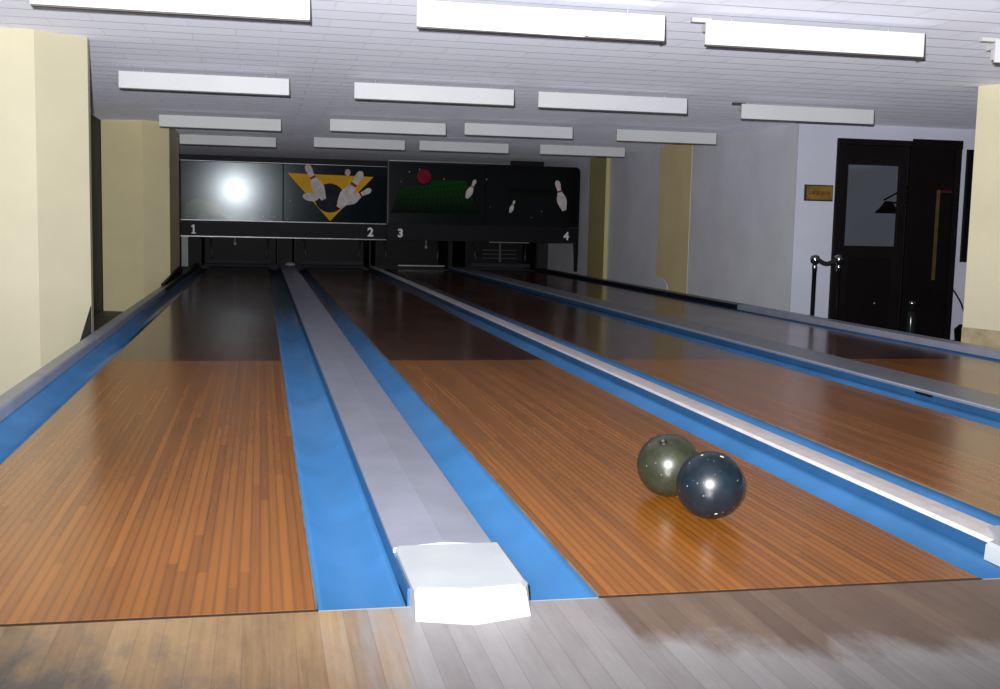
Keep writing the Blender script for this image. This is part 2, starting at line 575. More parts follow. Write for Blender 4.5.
struct('trim_7', MB().prism_z([(5.959, 6.32), (6.095, 5.914), (6.30, 5.914), (6.30, 5.919), (6.10, 5.919), (5.9645, 6.32)], LOW, 0.10), MT['foot'])  # darker buff band round the foot of the right pillar
p = struct('pilaster', MB().box(6.05, 6.119, 17.45, 18.5, LOW, CZ), MT['yellow'])
tag(p, 'narrow yellow pilaster on the grey side wall next to the masking unit', 'pillar')

# ------------------------------------------------------------------ lanes
LANE = [(-1.067, 0.0), (0.695, 1.762), (2.252, 3.319), (4.035, 5.102)]
words = ['one', 'two', 'three', 'four']
where = ['the leftmost lane', 'the lane carrying the two balls', 'the lane right of the thin white divider', 'the rightmost lane by the grey wall']
LANE_END = END + 0.25
for i, (a, b) in enumerate(LANE):
    t = thing('bowling_lane', ((a + b) / 2, 0, -0.06), 'varnished wooden bowling lane number %s, %s' % (words[i], where[i]), 'bowling lane', 'bowling lanes')
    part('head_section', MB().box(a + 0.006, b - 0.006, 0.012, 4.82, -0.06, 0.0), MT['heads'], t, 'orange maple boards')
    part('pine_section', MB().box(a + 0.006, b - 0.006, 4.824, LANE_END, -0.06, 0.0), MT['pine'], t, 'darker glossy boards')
    for s in (a, b - 0.005):
        part('edge_strip', MB().box(s, s + 0.005, 0.012, LANE_END, -0.06, -0.0005), MT['strip'], t, 'thin pale edging')


def gutter(x0, x1, label):
    """a blue trough between x0 and x1"""
    n = 12
    d = 0.052
    top = []
    for k in range(n + 1):
        u = k / n
        top.append((x0 + (x1 - x0) * u, -0.004 - d * math.sin(math.pi * u) ** 0.8))
    prof = top + [(x1, -0.10), (x0, -0.10)]
    m = MB().prism_y(prof[::-1], 0.012, LANE_END, True)
    return solo('gutter', m, MT['blue'], label, 'gutter', 'blue gutters')


gutter(-1.262, -1.069, 'blue gutter left of lane one, beside the left curb')
gutter(0.002, 0.211, 'blue gutter between lane one and the wide white-nosed divider')
gutter(0.490, 0.693, 'blue gutter between the wide white-nosed divider and lane two')
gutter(1.764, 1.930, 'broad blue gutter on the ball lane side of the thin white divider')
gutter(2.042, 2.250, 'blue gutter right of the thin white divider, beside lane three')
gutter(3.321, 3.485, 'blue gutter between lane three and the grey-topped divider')
gutter(3.838, 4.033, 'blue gutter between the grey-topped divider and lane four')
gutter(5.104, 5.262, 'blue gutter right of lane four, beside the right curb')


def divider(x0, x1, h, label, ridge=None, nose=True, y0=0.0, start=0.31, name='lane_divider', body=None):
    body = body or MT['cap']
    t = thing(name, ((x0 + x1) / 2, y0, -0.10), label, 'lane divider')
    xm = ridge if ridge else (x0 + x1) / 2
    rise = 0.010 if ridge else 0.002
    ys = start if nose else y0
    b = 0.004
    prof = [(x0, h - 0.014), (x0, h - b), (x0 + b, h), (xm, h + rise), (x1 - b, h), (x1, h - b), (x1, h - 0.014)]
    part('top_board', MB().prism_y(prof[::-1], ys, LANE_END), body, t)
    for xs in (x0 + 0.001, x1 - 0.012):
        part('side_board', MB().box(xs, xs + 0.011, y0 + 0.012, LANE_END, -0.10, h - 0.0145), MT['blue'], t, 'blue painted side')
    return t


# the wide divider with its white nose piece
t = divider(0.213, 0.488, 0.055, 'wide grey lane divider with white nose between lanes one and two', ridge=0.35)
xa, xb = 0.206, 0.503
def nose_ring(y, xs0, xs1, zt, zb, k=0.012):
    xm = (xs0 + xs1) / 2
    return [(xs0, y, zb), (xs1, y, zb), (xs1, y, zt - k), (xs1 - k, y, zt), (xm, y, zt + k * 0.7), (xs0 + k, y, zt), (xs0, y, zt - k)]
# plan of the nose: straight sides, shallow point at the front, front face leaning back
mb = MB()
top = [(0.219, 0.31), (0.222, -0.055), (0.35, -0.082), (0.488, -0.065), (0.503, -0.02), (0.503, 0.31)]
bot = [(0.217, 0.31), (0.219, -0.105), (0.35, -0.148), (0.492, -0.105), (0.508, -0.03), (0.507, 0.31)]
mb.loft([[(x, y, 0.0) for x, y in bot], [(x, y, 0.052) for x, y in top],
         [(x + (0.35 - x) * 0.07, y + (0.12 - y) * 0.05, 0.062) for x, y in top]])
part('nose', mb, MT['cap_white'], t, 'white painted end piece')
# thin white divider
t = divider(1.931, 2.040, 0.045, 'thin white lane divider between the ball lane and lane three', body=MT['cap_cream'], start=0.17)
mb = MB()
top = [(2.000, 0.33), (1.934, 0.19), (1.886, 0.165), (1.885, -0.06), (1.985, -0.10), (2.065, -0.06), (2.065, 0.28), (2.045, 0.33)]
mb.loft([[(x + (x - 1.98) * 0.03, y - (0.02 if y < 0 else 0), 0.0) for x, y in top], [(x, y, 0.043) for x, y in top],
         [(x + (1.98 - x) * 0.1, y + (0.12 - y) * 0.06, 0.052) for x, y in top]])
part('nose', mb, MT['cap_white'], t, 'white painted end piece')
# grey divider between lanes three and four
t = divider(3.490, 3.835, 0.046, 'wide grey-topped lane divider between lanes three and four', nose=False, body=MT['cap_grey'])
part('edge_bead', MB().box(3.4885, 3.512, 0.0, LANE_END, 0.044, 0.0485, 0.002), MT['bead'], t, 'pale blue edge')  # pale strip laid along the divider's left edge
part('chip', MB().box(3.481, 3.4915, 2.92, 3.08, 0.020, 0.0325, 0.002), MT['dark'], t, 'dark split in the edge')


def curb(x0, x1, h, label, ysplit):
    t = thing('side_curb', ((x0 + x1) / 2, 0, LOW), label, 'curb')
    b = 0.008
    prof = [(x0, LOW), (x0, h - b), (x0 + b, h), (x1 - b, h), (x1, h - b), (x1, LOW)]
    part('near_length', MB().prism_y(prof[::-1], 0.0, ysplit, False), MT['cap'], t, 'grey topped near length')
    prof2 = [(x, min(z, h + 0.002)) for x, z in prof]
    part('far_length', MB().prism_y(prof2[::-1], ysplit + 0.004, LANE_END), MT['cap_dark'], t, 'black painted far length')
    return t


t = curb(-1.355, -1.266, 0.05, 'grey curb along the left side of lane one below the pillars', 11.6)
# raised black kickback board on the far end of the curb
kb = [(12.0, 0.054), (15.2, 0.054), (15.2, 0.17), (12.1, 0.078)]
mb = MB()
n = len(kb)
mb.add([(-1.352, y, z) for y, z in kb] + [(-1.318, y, z) for y, z in kb],
       [tuple(range(n)), tuple(range(n, 2 * n))[::-1]] + [(i, i + n, (i + 1) % n + n, (i + 1) % n) for i in range(n)])
part('kickback_board', mb, MT['dark'], t, 'raised black board')
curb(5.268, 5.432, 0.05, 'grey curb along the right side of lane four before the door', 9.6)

# ------------------------------------------------------------------ balls
def ball(c, R, mat, label, holes, chips):
    t = thing('bowling_ball', (c[0], c[1], 0.0), label, 'bowling ball', 'bowling balls on the lane')
    bm = bmesh.new()
    bmesh.ops.create_icosphere(bm, subdivisions=5, radius=R)
    C = Vector((c[0], c[1], R))
    dirs = []
    for px, py, rad in holes:
        d = RGT * ((px - 500.0) / F_PX) + UP * ((344.5 - py) / F_PX) + FWD
        d.normalize()
        oc = CAM - C
        bb = oc.dot(d)
        disc = bb * bb - oc.dot(oc) + R * R
        hit = CAM + d * (-bb - math.sqrt(max(disc, 0)))
        dirs.append(((hit - C).normalized(), rad))
    for q in bm.verts:
        u = q.co.normalized()
        for d, rad in dirs:
            s = (u - d).length * R
            if s < rad:
                q.co -= d * 0.03 * min(1.0, (1 - s / rad) * 3)
    for q in bm.verts:
        q.co += C
    part('shell', MB().bm(bm, True), mat, t)
    for d, rad in dirs:
        a = d.cross(Vector((0.3, 1, 0.2))).normalized()
        b = d.cross(a)
        m = MB()
        rings = []
        for hgt, rr in ((-0.020, rad * 0.9), (0.0004, rad * 0.95), (0.0008, rad * 0.8), (-0.018, rad * 0.75)):
            rings.append([C + d * (R + hgt) + (a * math.cos(k * math.pi / 8) + b * math.sin(k * math.pi / 8)) * rr for k in range(16)])
        m.loft(rings, True, False)
        part('hole_rim', m, MT['hole'], t, 'dark finger hole')
    for px, py, rad in chips:
        d = RGT * ((px - 500.0) / F_PX) + UP * ((344.5 - py) / F_PX) + FWD
        d.normalize()
        oc = CAM - C
        bb = oc.dot(d)
        disc = bb * bb - oc.dot(oc) + R * R
        hit = CAM + d * (-bb - math.sqrt(max(disc, 0)))
        nrm = (hit - C).normalized()
        a = nrm.cross(Vector((0.3, 1, 0.2))).normalized()
        b = nrm.cross(a)
        m = MB()
        prof = [(rad, -0.001), (rad * 0.8, 0.0006), (rad * 0.3, 0.001)]
        m.loft([[C + nrm * (R + h) + (a * math.cos(k * math.pi / 5) + b * 0.6 * math.sin(k * math.pi / 5)) * rr for k in range(10)] for rr, h in prof], True)
        part('chip', m, MT['chip'], t, 'pale chip in the surface')
    return t


ball((1.238, 0.996), 0.1075, MT['ball_green'], 'olive green bowling ball with a finger hole, behind the blue one', [(663, 441.5, 0.013)], [])
ball((1.267, 0.696), 0.1075, MT['ball_blue'], 'marbled blue-black bowling ball, nearer of the two on lane two', [],
     [(722, 456.5, 0.008), (702, 455, 0.005), (716, 514, 0.006)])

# ------------------------------------------------------------------ ceiling lights behind their baffle boards
rows = [
    [(-1.32, 0.13, 3.86), (0.725, 2.19, 3.85), (2.465, 3.91, 3.89), (4.44, 5.90, 3.93)],
    [(-1.333, 0.112, 7.78), (0.690, 2.160, 7.79), (2.405, 3.875, 7.83), (4.53, 5.97, 8.04)],
    [(-1.355, 0.113, 12.01), (0.70, 2.14, 11.64), (2.345, 3.735, 11.43), (4.32, 5.675, 11.42)],
    [(-1.334, 0.093, 15.32), (0.65, 2.03, 14.90), (2.24, 3.635, 14.78), (4.11, 5.485, 14.65)],
]
rw = ['in the row nearest the camera', 'in the second row back', 'in the third row back', 'in the farthest row by the masking units']
for r, row in enumerate(rows):
    for c, (x0, x1, y) in enumerate(row):
        t = thing('ceiling_light', ((x0 + x1) / 2, y, 2.008), 'white ceiling light baffle over lane %s, %s' % (words[c], rw[r]), 'ceiling light', 'baffled ceiling lights')
        zt = 2.155
        if r == 0 and c == 1:
            xs = x0 + (x1 - x0) * 0.665
            m = MB()
            out = [(x0, 2.012), (xs, 2.006), (xs + 0.012, 2.014), (xs + 0.04, 2.010), (x1, 2.012), (x1, zt), (x0, zt)]
            m.prism_y(out, y, y + 0.016)
        else:
            m = MB().box(x0, x1, y, y + 0.016, 2.012, zt, 0.002)
        part('baffle_board', m, MT['baffle'], t)
        part('lip_shade', MB().box(x0 + 0.004, x1 + 0.004, y + 0.002, y + 0.03, 2.002, 2.0115), MT['edge'], t, 'dark painted shade under the board')  # dark strips imitate the flash shadow below and right of each board
        part('end_shade', MB().box(x1, x1 + 0.006, y + 0.002, y + 0.10, 2.005, zt), MT['edge'], t, 'dark painted shade at the end')
        part('lamp_housing', MB().box(x0 + 0.03, x1 - 0.03, y + 0.032, y + 0.15, 2.105, 2.145, 0.006), MT['housing'], t)
        part('lamp_tube', MB().tube([(x0 + 0.06, y + 0.09, 2.07), (x1 - 0.06, y + 0.09, 2.07)], 0.018, 10), MT['tube'], t)
        for xx in (x0 + 0.05, x1 - 0.06):
            part('tube_holder', MB().box(xx - 0.012, xx + 0.012, y + 0.075, y + 0.105, 2.04, 2.1049), MT['housing'], t)
        for xx in (x0 + 0.2, x1 - 0.2):
            part('hanger', MB().tube([(xx, y + 0.09, 2.145), (xx, y + 0.09, CZ - 0.001)], 0.004, 6), MT['housing'], t)
        if (r, c) in ((0, 2), (0, 3), (1, 3)):
            part('bracket', MB().box(x0 - 0.075, x0 + 0.05, y + 0.033, y + 0.075, 2.1455, 2.17, 0.003), MT['edge'] if r else MT['housing'], t)

# ------------------------------------------------------------------ masking units over the lane ends
def text_mesh(ch, cx, cz, Y, height, mat, parent, name):
    if ch == '1':
        k = height
        o1 = [(-0.20, -0.5), (0.26, -0.5), (0.26, -0.38), (0.12, -0.38), (0.12, 0.5), (-0.02, 0.5), (-0.22, 0.34), (-0.22, 0.22), (-0.06, 0.28), (-0.06, -0.38), (-0.20, -0.38)]
        return part(name, MB().sheet([(cx + a * k, cz + b * k) for a, b in o1], Y, 0.003), mat, parent)
    cu = bpy.data.curves.new(name, 'FONT')
    cu.body = ch
    cu.size = height * 1.38
    cu.offset = 0.008
    cu.extrude = 0.003
    cu.align_x = 'CENTER'
    o = bpy.data.objects.new(name + '_tmp', cu)
    COL.objects.link(o)
    bpy.context.view_layer.update()
    me = bpy.data.meshes.new_from_object(o.evaluated_get(bpy.context.evaluated_depsgraph_get()))
    bpy.data.objects.remove(o)
    base = BASE[parent]
    xs = [v.co.x for v in me.vertices]; zs = [v.co.y for v in me.vertices]
    mx, mz = (min(xs) + max(xs)) / 2, (min(zs) + max(zs)) / 2
    for v in me.vertices:
        x, yy, zz = v.co
        v.co = Vector((cx + (x - mx), Y - zz, cz + (yy - mz))) - base
    me.materials.clear()
    me.materials.append(mat)
    q = bpy.data.objects.new(name, me)
    COL.objects.link(q)
    q.parent = parent
    return q


def pin_outline(cx, cz, L, ang, n=14):
    """bowling pin silhouette of length L, its head turned by ang from upright"""
    prof = [(0.0, 0.068), (0.04, 0.075), (0.15, 0.12), (0.30, 0.16), (0.42, 0.15), (0.55, 0.095), (0.66, 0.064), (0.73, 0.066), (0.84, 0.088), (0.92, 0.083), (0.97, 0.055), (1.0, 0.0)]
    pts = [(w_, s) for s, w_ in prof] + [(-w_, s) for s, w_ in prof[-2::-1]]
    ca, sa = math.cos(ang), math.sin(ang)
    out = []
    for u, s in pts:
        u *= L; s = (s - 0.5) * L
        out.append((cx + u * ca + s * sa, cz - u * sa + s * ca))
    return out


def stripe_outline(cx, cz, L, ang, s0=0.60, s1=0.66, hw=0.075):
    ca, sa = math.cos(ang), math.sin(ang)
    out = []
    for u, s in [(-hw, s0), (hw, s0), (hw, s1), (-hw, s1)]:
        u *= L; s = (s - 0.5) * L
        out.append((cx + u * ca + s * sa, cz - u * sa + s * ca))
    return out


def oval(cx, cz, rx, rz, ang=0.0, n=28):
    return [(cx + rx * math.cos(a) * math.cos(ang) - rz * math.sin(a) * math.sin(ang),
             cz + rx * math.cos(a) * math.sin(ang) + rz * math.sin(a) * math.cos(ang)) for a in [2 * math.pi * k / n for k in range(n)]]


def xz(px, py):
    q = at(px, py, END)
    return q.x, q.z


def arrow_pin(parent, px, py, plen, deg, name='printed_pin', layer=0):
    """pin printed on a panel, centre and length in photo pixels"""
    x, z = xz(px, py)
    k = (END - CAM.y) / F_PX * 0.99
    L = plen * k
    a = math.radians(deg)
    q = part(name, MB().sheet(pin_outline(x, z, L, a), END - 0.006 - 0.003 * layer, 0.002), MT['print_white'], parent)
    part('neck_stripe', MB().sheet(stripe_outline(x, z, L, a), END - 0.0075 - 0.003 * layer, 0.0012), MT['print_red'], q, 'red neck stripe')
    return q


# left unit
XL0, XL1, XM = -1.585, 2.225, 0.275
lu = thing('masking_unit', ((XL0 + XL1) / 2, END, 0.0), 'black masking unit numbered 1 and 2 with a yellow triangle printed on it', 'masking unit', 'masking units')
pA = part('picture_panel', MB().box(XL0 + 0.01, XM - 0.012, END, END + 0.03, 0.872, 1.935), MT['panel'], lu, 'starry black panel with lane lines')
pB = part('picture_panel', MB().box(XM + 0.012, XL1 - 0.005, END, END + 0.03, 0.885, 1.945), MT['panel'], lu, 'starry black panel with yellow triangle')
part('number_strip', MB().box(XL0, XL1, END - 0.012, END + 0.03, 0.572, 0.856), MT['navy'], lu, 'black strip with lane numbers')
part('top_beam', MB().box(XL0, XL1, END - 0.01, END + 0.05, 1.955, 2.05), MT['navy'], lu)
part('mullion', MB().box(XM - 0.011, XM + 0.011, END - 0.008, END + 0.03, 0.86, 1.95), MT['dark'], lu)
part('panel_rail', MB().box(XL0, XL1, END - 0.012, END + 0.02, 0.857, 0.870), MT['metal'], lu, 'grey metal rail')
part('panel_rail', MB().box(XL0, XL1, END - 0.012, END + 0.02, 1.937 + 0.010, 1.954), MT['metal'], lu, 'grey metal rail')
part('bottom_trim', MB().box(XL0, XL1, END - 0.014, END + 0.02, 0.555, 0.571), MT['metal'], lu, 'grey metal rail')
part('end_post', MB().box(-1.572, -1.455, END + 0.0, END + 0.10, 0.0, 0.554), MT['post'], lu, 'pale grey post')
for ch, px, py in (('1', 193.5, 229), ('2', 370.5, 232)):
    x, z = xz(px, py)
    text_mesh(ch, x, z, END - 0.014, 0.165, MT['numeral'], lu, 'numeral')
# green lane lines of the left panel, low in its left corner
def grid(parent, corners, cA, cB, name, lines=14, cross=5):
    """trapezoid of thin green lines: corners bottom-left, bottom-right, top-right, top-left in pixels"""
    P = [Vector((*xz(*c),)) for c in corners]
    zlo, zhi = min(q.y for q in P), max(q.y for q in P)
    m = MB()
    hw = 0.006
    for k in range(lines + 1):
        u = k / lines
        a = P[0].lerp(P[1], u); b = P[3].lerp(P[2], u)
        m.sheet([(a.x - hw, a.y), (a.x + hw, a.y), (b.x + hw * 0.6, b.y), (b.x - hw * 0.6, b.y)], END - 0.004, 0.0015)
    for k in range(cross + 1):
        u = (k / cross) ** 0.7
        a = P[0].lerp(P[3], u); b = P[1].lerp(P[2], u)
        m.sheet([(a.x, a.y - 0.004), (b.x, b.y - 0.004), (b.x, b.y + 0.004), (a.x, a.y + 0.004)], END - 0.0041, 0.0015)
    part(name, m, mat_grid(name, cA, cB, zlo, zhi), parent, 'printed green lane lines')


def field(parent, corners, cA, cB, name, rough=0.5, spec=0.04):
    P = [xz(*c) for c in corners]
    zs = [q[1] for q in P]
    part(name, MB().sheet(P, END - 0.0022, 0.0018), mat_grid(name, cA, cB, min(zs), max(zs), rough, spec), parent, 'printed dark green floor')


field(pA, [(184, 215), (226, 216), (214, 203), (196, 199), (186, 203)], (10, 58, 34), (14, 76, 46), 'green_lane', 0.145, 0.15)
tri = [xz(287.5, 173), xz(373.5, 177), xz(330, 221)]
part('printed_triangle', MB().sheet(tri, END - 0.003, 0.002), MT['print_yellow'], pB, 'yellow triangle pointing down')
x, z = xz(329.8, 198)
part('printed_ball', MB().sheet(oval(x, z, 0.285, 0.275), END - 0.0045, 0.0012), MT['print_ball'], pB, 'dark blue ball')
arrow_pin(pB, 315, 182, 38, -27, layer=1)
x, z = xz(310.5, 197)
part('printed_pin', MB().sheet(oval(x, z, 0.15, 0.078, -0.1), END - 0.006, 0.001), MT['print_white'], pB)
arrow_pin(pB, 350.5, 189.5, 43, 32, layer=1)
arrow_pin(pB, 357, 196.5, 32, 62, layer=2)
x, z = xz(347.5, 172.5)
part('printed_pin_head', MB().sheet(oval(x, z, 0.052, 0.065), END - 0.006, 0.001), MT['print_pink'], pB)
# the whole left unit leans forward a little and turns towards the near pillar
lu.rotation_euler = (math.radians(1.25), 0, math.radians(1.15))

# right unit
XR0, XR1 = 2.24, 6.06
ru = thing('masking_unit', ((XR0 + XR1) / 2, END, 0.0), 'black masking unit numbered 3 and 4 with a red ball and green lanes', 'masking unit', 'masking units')
XQ = 4.15
qA = part('picture_panel', MB().box(XR0 + 0.02, XQ - 0.004, END, END + 0.03, 0.88, 2.03), MT['panel_b'], ru, 'black panel with red ball and green lane')
# right panel has a rounded outer top corner
rc = [(XQ + 0.004, 0.88), (XR1, 0.88), (XR1, 1.97), (XR1 - 0.02, 2.03), (XR1 - 0.07, 2.06), (XQ + 0.004, 2.06)]
qB = part('picture_panel', MB().prism_y(rc, END, END + 0.03), MT['panel_b'], ru, 'black panel with three printed pins')
part('number_strip', MB().box(XR0, XR1 - 0.002, END - 0.010, END + 0.03, 0.562, 0.876), MT['navy'], ru, 'black strip with lane numbers')
part('top_trim', MB().box(XR0 + 0.02, XQ + 0.42, END - 0.008, END + 0.03, 2.064, 2.082), MT['metal'], ru, 'grey metal rail')
part('top_beam', MB().box(XQ + 0.5, XR1 - 0.75, END + 0.005, END + 0.05, 2.0605, 2.15), MT['dark'], ru)
part('edge_trim', MB().box(XR0, XR0 + 0.018, END - 0.008, END + 0.03, 0.562, 2.06), MT['signframe'], ru, 'dark grey upright')
leg = [(5.995, 0.0), (6.05, 0.0), (6.06, 0.56), (5.965, 0.56), (5.985, 0.3)]
part('end_post', MB().prism_y(leg, END - 0.005, END + 0.06), MT['dark'], ru)
part('bottom_trim', MB().box(4.25, 5.05, END - 0.012, END + 0.01, 0.548, 0.561), MT['metal'], ru, 'grey metal rail')
for ch, px, py in (('3', 400.3, 233), ('4', 566, 236)):
    x, z = xz(px, py)
    text_mesh(ch, x, z, END - 0.012, 0.155, MT['numeral'], ru, 'numeral')
field(qA, [(390, 213), (478, 213), (466, 180.5), (432, 180.5), (428, 187), (404, 187), (398, 193)], (4, 8, 6), (14, 60, 20), 'green_lane')
grid(qA, [(390, 213), (478, 213), (464, 182), (404, 188)], (6, 14, 9), (22, 84, 28), 'green_lane_lines', 16, 4)
field(qB, [(512, 196), (552, 197), (556, 190), (506, 188)], (12, 24, 16), (6, 8, 8), 'green_lane')
x, z = xz(424, 176.5)
part('printed_ball', MB().sheet(oval(x, z, 0.135, 0.135), END - 0.0042, 0.0012), MT['print_crimson'], qA, 'crimson ball')
arrow_pin(qA, 471, 189, 21, 25)
arrow_pin(qB, 512.3, 206.5, 13.5, 20)
arrow_pin(qB, 560.5, 195.5, 32, -16)

# ------------------------------------------------------------------ pinsetters
for i, (a, b) in enumerate(LANE):
    c = (a + b) / 2
    t = thing('pinsetter', (c, END + 0.5, 0.0), 'dark pinsetter under the masking unit at the end of lane %s' % words[i], 'pinsetter', 'pinsetters')
    h = MB()
    h.box(c - 0.70, c + 0.70, END + 0.55, END + 1.7, 0.62, 1.6, 0.02)
    part('housing', h, MT['dark'], t)
    for xx in (c - 0.735, c + 0.70):
        part('kickback', MB().box(xx, xx + 0.035, END + 0.3, END + 1.9, 0.0, 0.60), MT['dark'], t)
    part('pit_curtain', MB().box(c - 0.69, c + 0.69, END + 1.45, END + 1.48, 0.03, 0.60), MT['dark'], t)
    for sg_ in (-1, 1):
        part('sweep_arm', MB().tube([(c + sg_ * 0.55, END + 0.62, 0.60), (c + sg_ * 0.50, END + 0.40, 0.16)], 0.018, 8), MT['signframe'], t)
    if i in (0, 1, 3):
        part('sweep_bar', MB().box(c - 0.62, c + 0.60, END + 0.36, END + 0.40, 0.045, 0.13, 0.01), MT['bar'], t, 'dark grey bar')
    else:
        part('sweep_bar', MB().box(c - 0.29, c + 0.90 - 0.27, END + 0.30, END + 0.34, 0.045, 0.075, 0.006), MT['metal'], t, 'bright metal bar')
    if i in (0, 2):
        px = 235 if i == 0 else 426
        q = at(px, 245, END + 0.1)
        m = MB().tube([(q.x, END + 0.1, 0.60), (q.x, END + 0.1, 0.46)], 0.009, 8)
        m.lathe((q.x, END + 0.1, 0.40), [(0.004, 0), (0.024, 0.012), (0.03, 0.035), (0.02, 0.06), (0.009, 0.07)], 12)
        part('hanging_pendant', m, MT['post'], t, 'small white pendant')
    if i == 3:
        for zz in (0.22, 0.30, 0.38):
            part('rack_bar', MB().box(c - 0.35, c + 0.35, END + 0.50, END + 0.52, zz, zz + 0.012), MT['signframe'], t)
        part('rack_post', MB().box(c - 0.02, c + 0.02, END + 0.485, END + 0.499, 0.15, 0.55), MT['signframe'], t)

# pale dome put in for the highlight at the wide divider's far end
m = MB().lathe((0.40, END - 0.35, 0.063), [(0.10, 0), (0.095, 0.02), (0.07, 0.045), (0.03, 0.06), (0.002, 0.063)], 20)
solo('highlight_dome', m, MT['post'], 'small pale dome standing in for a highlight at the far end of the wide divider', 'highlight dome')

def ring_xz(x0, x1, z0, z1, a0, a1, b0, b1, y0, y1):
    """one closed frame: outer rectangle x0..x1, z0..z1 with an opening a0..a1, b0..b1"""
    o = [(x0, z0), (x1, z0), (x1, z1), (x0, z1)]
    i = [(a0, b0), (a1, b0), (a1, b1), (a0, b1)]
    m = MB()
    vs = [(x, y, z) for y in (y0, y1) for x, z in o + i]
    fs = []
    for k in range(4):
        n = (k + 1) % 4
        fs += [(k, n, 4 + n, 4 + k), (8 + k, 12 + k, 12 + n, 8 + n), (k, 8 + k, 8 + n, n), (4 + k, 4 + n, 12 + n, 12 + k)]
    return m.add(vs, fs)


# ------------------------------------------------------------------ door wall
d = thing('door_1', ((DX0 + DX1) / 2, 9.97, LOW), 'dark brown double door with a glass pane in the white wall', 'door')
d['kind'] = 'structure'
part('door_jamb', MB().box(DX0 - 0.03, DX0 + 0.06, 9.95, 10.11, LOW, DTOP + 0.02), MT['door'], d)
part('door_jamb', MB().box(DX1 - 0.05, DX1 + 0.03, 9.95, 10.11, LOW, DTOP + 0.03), MT['door'], d)
part('door_head', MB().box(DX0 + 0.061, DX1 - 0.051, 9.95, 10.11, DTOP - 0.05, DTOP + 0.02), MT['door'], d)
GX0, GX1, GZ0, GZ1 = 6.80, 7.50, 0.75, 1.735
lf = ring_xz(DX0 + 0.062, 7.60, LOW + 0.01, DTOP - 0.052, GX0, GX1, GZ0, GZ1, 10.02, 10.07)
leaf = part('door_leaf', lf, MT['door'], d)
part('glass_pane', MB().box(GX0 - 0.01, GX1 + 0.01, 10.04, 10.046, GZ0 - 0.01, GZ1 + 0.01), MT['glass'], leaf, 'clear glass pane')
part('lower_panel', MB().box(6.86, 7.44, 10.012, 10.022, LOW + 0.15, GZ0 - 0.14, 0.004), MT['doorleaf'], leaf)
q = at(874, 303, 10.0)
part('knob', MB().lathe((q.x, 9.995, q.z - 0.02), [(0.004, 0), (0.02, 0.008), (0.022, 0.02), (0.012, 0.035), (0.003, 0.04)], 12), MT['chrome'], leaf, 'small bright knob')
rl = part('door_leaf', MB().box(7.61, DX1 - 0.052, 9.985, 10.03, LOW + 0.01, DTOP - 0.052, 0.004), MT['doorleaf'], d)
a, b = at(936.5, 190, 9.975), at(931.5, 280, 9.975)
part('edge_strip', MB().box(7.985, 8.03, 9.972, 9.984, b.z, a.z, 0.003), MT['brass'], rl, 'brass coloured strip')
part('top_strip', MB().box(8.032, DX1 - 0.055, 9.974, 9.984, a.z - 0.03, a.z, 0.003), MT['maroon'], rl, 'maroon strip')
part('header_board', MB().box(7.60, DX1 + 0.028, 9.935, 9.949, DTOP - 0.06, DTOP + 0.045), MT['doorleaf'], d)

# swing-arm lamp on the wall of the room beyond the door
def pt(px, py, Y):
    return at(px, py, Y)
Yl = 11.3
lm = thing('swing_arm_lamp', tuple(pt(888, 213, Yl)), 'black swing-arm lamp seen through the glass of the door', 'lamp')
c = pt(888, 208, Yl)
sh = MB().lathe((c.x, c.y, c.z - 0.07), [(0.17, 0), (0.165, 0.015), (0.10, 0.08), (0.06, 0.14), (0.045, 0.16)], 20)
part('lamp_shade', sh, MT['rubber'], lm)
arm = MB()
j = pt(884, 200, Yl)
arm.tube([j, pt(908, 187, Yl), pt(915, 184, 11.58)], 0.012, 8)
arm.tube([pt(886, 203, Yl), pt(908, 202.5, Yl), pt(916, 202, 11.58)], 0.012, 8)
part('lamp_arm', arm, MT['rubber'], lm)
part('wall_plate', MB().box(pt(915, 190, 11.58).x - 0.05, pt(915, 190, 11.58).x + 0.05, 11.57, 11.598, pt(915, 205, 11.58).z, pt(915, 180, 11.58).z), MT['rubber'], lm)

# brown sign
sg = thing('wall_sign', (6.41, 9.99, 1.285), 'small brown and gold sign with dark frame left of the dark door', 'sign')
part('sign_frame', MB().box(6.222, 6.592, 9.962, 9.982, 1.275, 1.468, 0.003), MT['signframe'], sg, 'dark frame')
part('sign_face', MB().box(6.245, 6.585, 9.955, 9.9615, 1.292, 1.455), MT['sign'], sg, 'brown gold face')
ink = MB(); inkr = MB()
xx = 6.275
random.seed(3)
for k in range(9):
    wdt = 0.024
    tgt = ink if k < 6 else inkr
    tgt.box(xx, xx + 0.006, 9.9525, 9.9548, 1.350, 1.395)
    tgt.box(xx + 0.0062, xx + wdt - 0.0062, 9.9525, 9.9548, 1.350 + 0.012 * (k % 3), 1.360 + 0.012 * (k % 3))
    if k % 2:
        tgt.box(xx + wdt - 0.006, xx + wdt, 9.9525, 9.9548, 1.350, 1.395)
    xx += 0.032
part('lettering', ink, MT['signink'], sg, 'dark blurred lettering')
part('lettering', inkr, MT['signred'], sg, 'red brown blurred lettering')

# posts with a rope between them, before the door
def stanchion(px, py, Y, label, chrome_low):
    top = at(px, py, Y)
    s = thing('stanchion', (top.x, Y, LOW), label, 'stanchion', 'rope posts by the door')
    part('base', MB().lathe((top.x, Y, LOW), [(0.09, 0), (0.09, 0.015), (0.05, 0.04), (0.03, 0.055)], 24), MT['rubber'], s)
    part('post', MB().lathe((top.x, Y, LOW + 0.05), [(0.024, 0), (0.024, top.z - LOW - 0.19)], 16), MT['rubber'], s)
    hd = MB().lathe((top.x, Y, top.z - 0.14), [(0.026, 0), (0.030, 0.05), (0.022, 0.08), (0.048, 0.10), (0.055, 0.14), (0.045, 0.175), (0.01, 0.19)], 16)
    part('head', hd, MT['chrome'], s, 'chrome head')
    return top

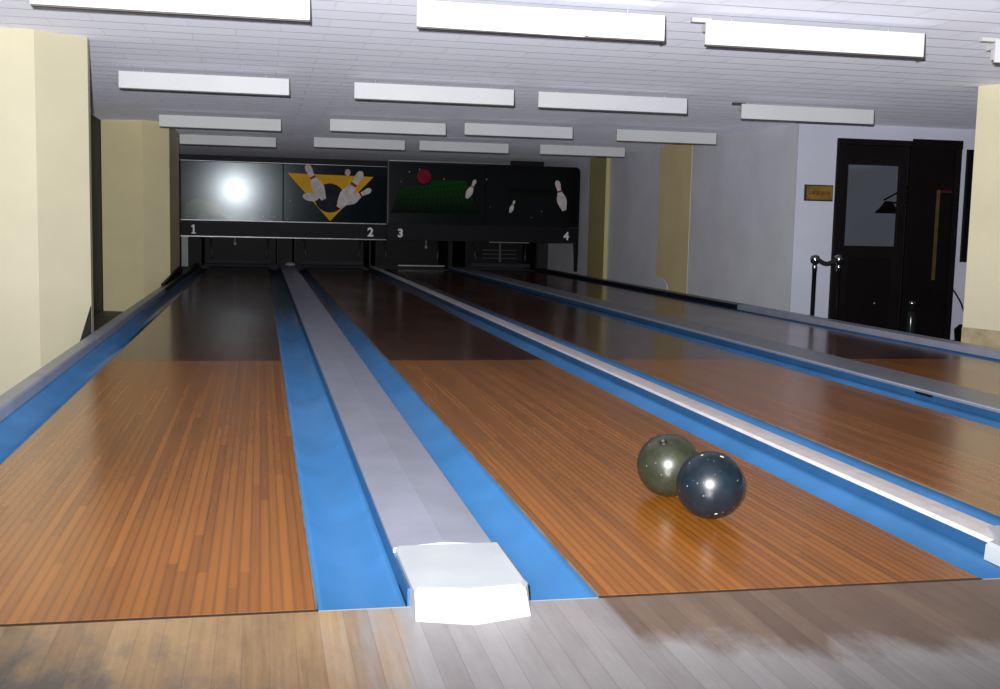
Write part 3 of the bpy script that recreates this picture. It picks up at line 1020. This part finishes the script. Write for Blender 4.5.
ta = stanchion(815, 259, 9.35, 'black rope post with chrome head against the white wall', True)
tb = stanchion(839, 259, 9.35, 'black rope post with chrome head before the dark door', True)
pts = []
for k in range(13):
    u = k / 12
    q = ta.lerp(tb, 0.10 + 0.80 * u)
    pts.append((q.x, 9.35, q.z + 0.0 - 0.055 * math.sin(math.pi * u)))
rp = thing('barrier_rope', (pts[6][0], 9.35, pts[6][2]), 'short black rope hanging between the two chrome-headed posts', 'rope')
part('rope', MB().tube(pts, 0.026, 10), MT['rope'], rp)
part('end_hook', MB().tube([(ta.x + 0.053, 9.35, ta.z), pts[0]], 0.008, 8), MT['chrome'], rp, 'chrome hook')
part('end_hook', MB().tube([(tb.x - 0.053, 9.35, tb.z), pts[-1]], 0.008, 8), MT['chrome'], rp, 'chrome hook')

# dark frame right of the door
pf = thing('picture_frame', (8.62, 9.97, 0.57), 'tall dark framed board on the white wall behind the right pillar', 'picture frame')
FX0, FX1, FZ0, FZ1 = 8.37, 8.95, 0.575, 1.955
m = ring_xz(FX0, FX1, FZ0, FZ1, FX0 + 0.04, FX1 - 0.04, FZ0 + 0.04, FZ1 - 0.04, 9.955, 9.998)
part('frame', m, MT['dark'], pf)
part('board', MB().box(FX0 + 0.041, FX1 - 0.041, 9.972, 9.998, FZ0 + 0.041, FZ1 - 0.041), MT['navy'], pf)

# cable hanging down the wall and the black case below it
cps = [at(x, y, 9.97) for x, y in ((951, 287), (956, 294), (961, 303), (964.5, 313), (966, 322), (966.5, 332))]
cb = MB().tube(cps, 0.011, 8)
solo('cable', cb, MT['rubber'], 'black cable hanging on the white wall beside the dark door', 'cable')
bx = thing('equipment_case', (8.52, 9.5, LOW), 'black case with white trim on the floor behind the right pillar', 'case')
q0, q1 = at(958, 325, 9.5), at(968.5, 343, 9.5)
cs = [(q0.x + 0.05, LOW), (q1.x + 0.16, LOW), (q1.x + 0.14, q0.z - 0.02), (q0.x + 0.10, q0.z), (q0.x + 0.03, q0.z - 0.06)]
part('body', MB().prism_y(cs, 9.5, 9.62), MT['rubber'], bx)
tp = [at(965, 329, 9.49), at(967, 334, 9.49), at(968, 341, 9.49), at(967, 346, 9.49)]
part('trim', MB().tube(tp, 0.012, 8), MT['cap_white'], bx, 'white trim')

# dark canister on the floor in front of the door
q0 = at(912, 300, 9.6)
H = q0.z - LOW
cn = thing('canister', (q0.x, 9.6, LOW), 'dark glossy canister with bright top on floor before the door', 'canister')
part('body', MB().lathe((q0.x, 9.6, LOW), [(0.05, 0), (0.058, 0.02), (0.058, H * 0.60), (0.045, H * 0.70), (0.024, H * 0.76)], 20), MT['canister'], cn)
part('head', MB().lathe((q0.x, 9.6, LOW + H * 0.765), [(0.022, 0), (0.032, 0.02), (0.028, 0.06), (0.044, 0.075), (0.042, 0.10), (0.008, H * 0.235)], 16), MT['chrome'], cn, 'bright metal head')
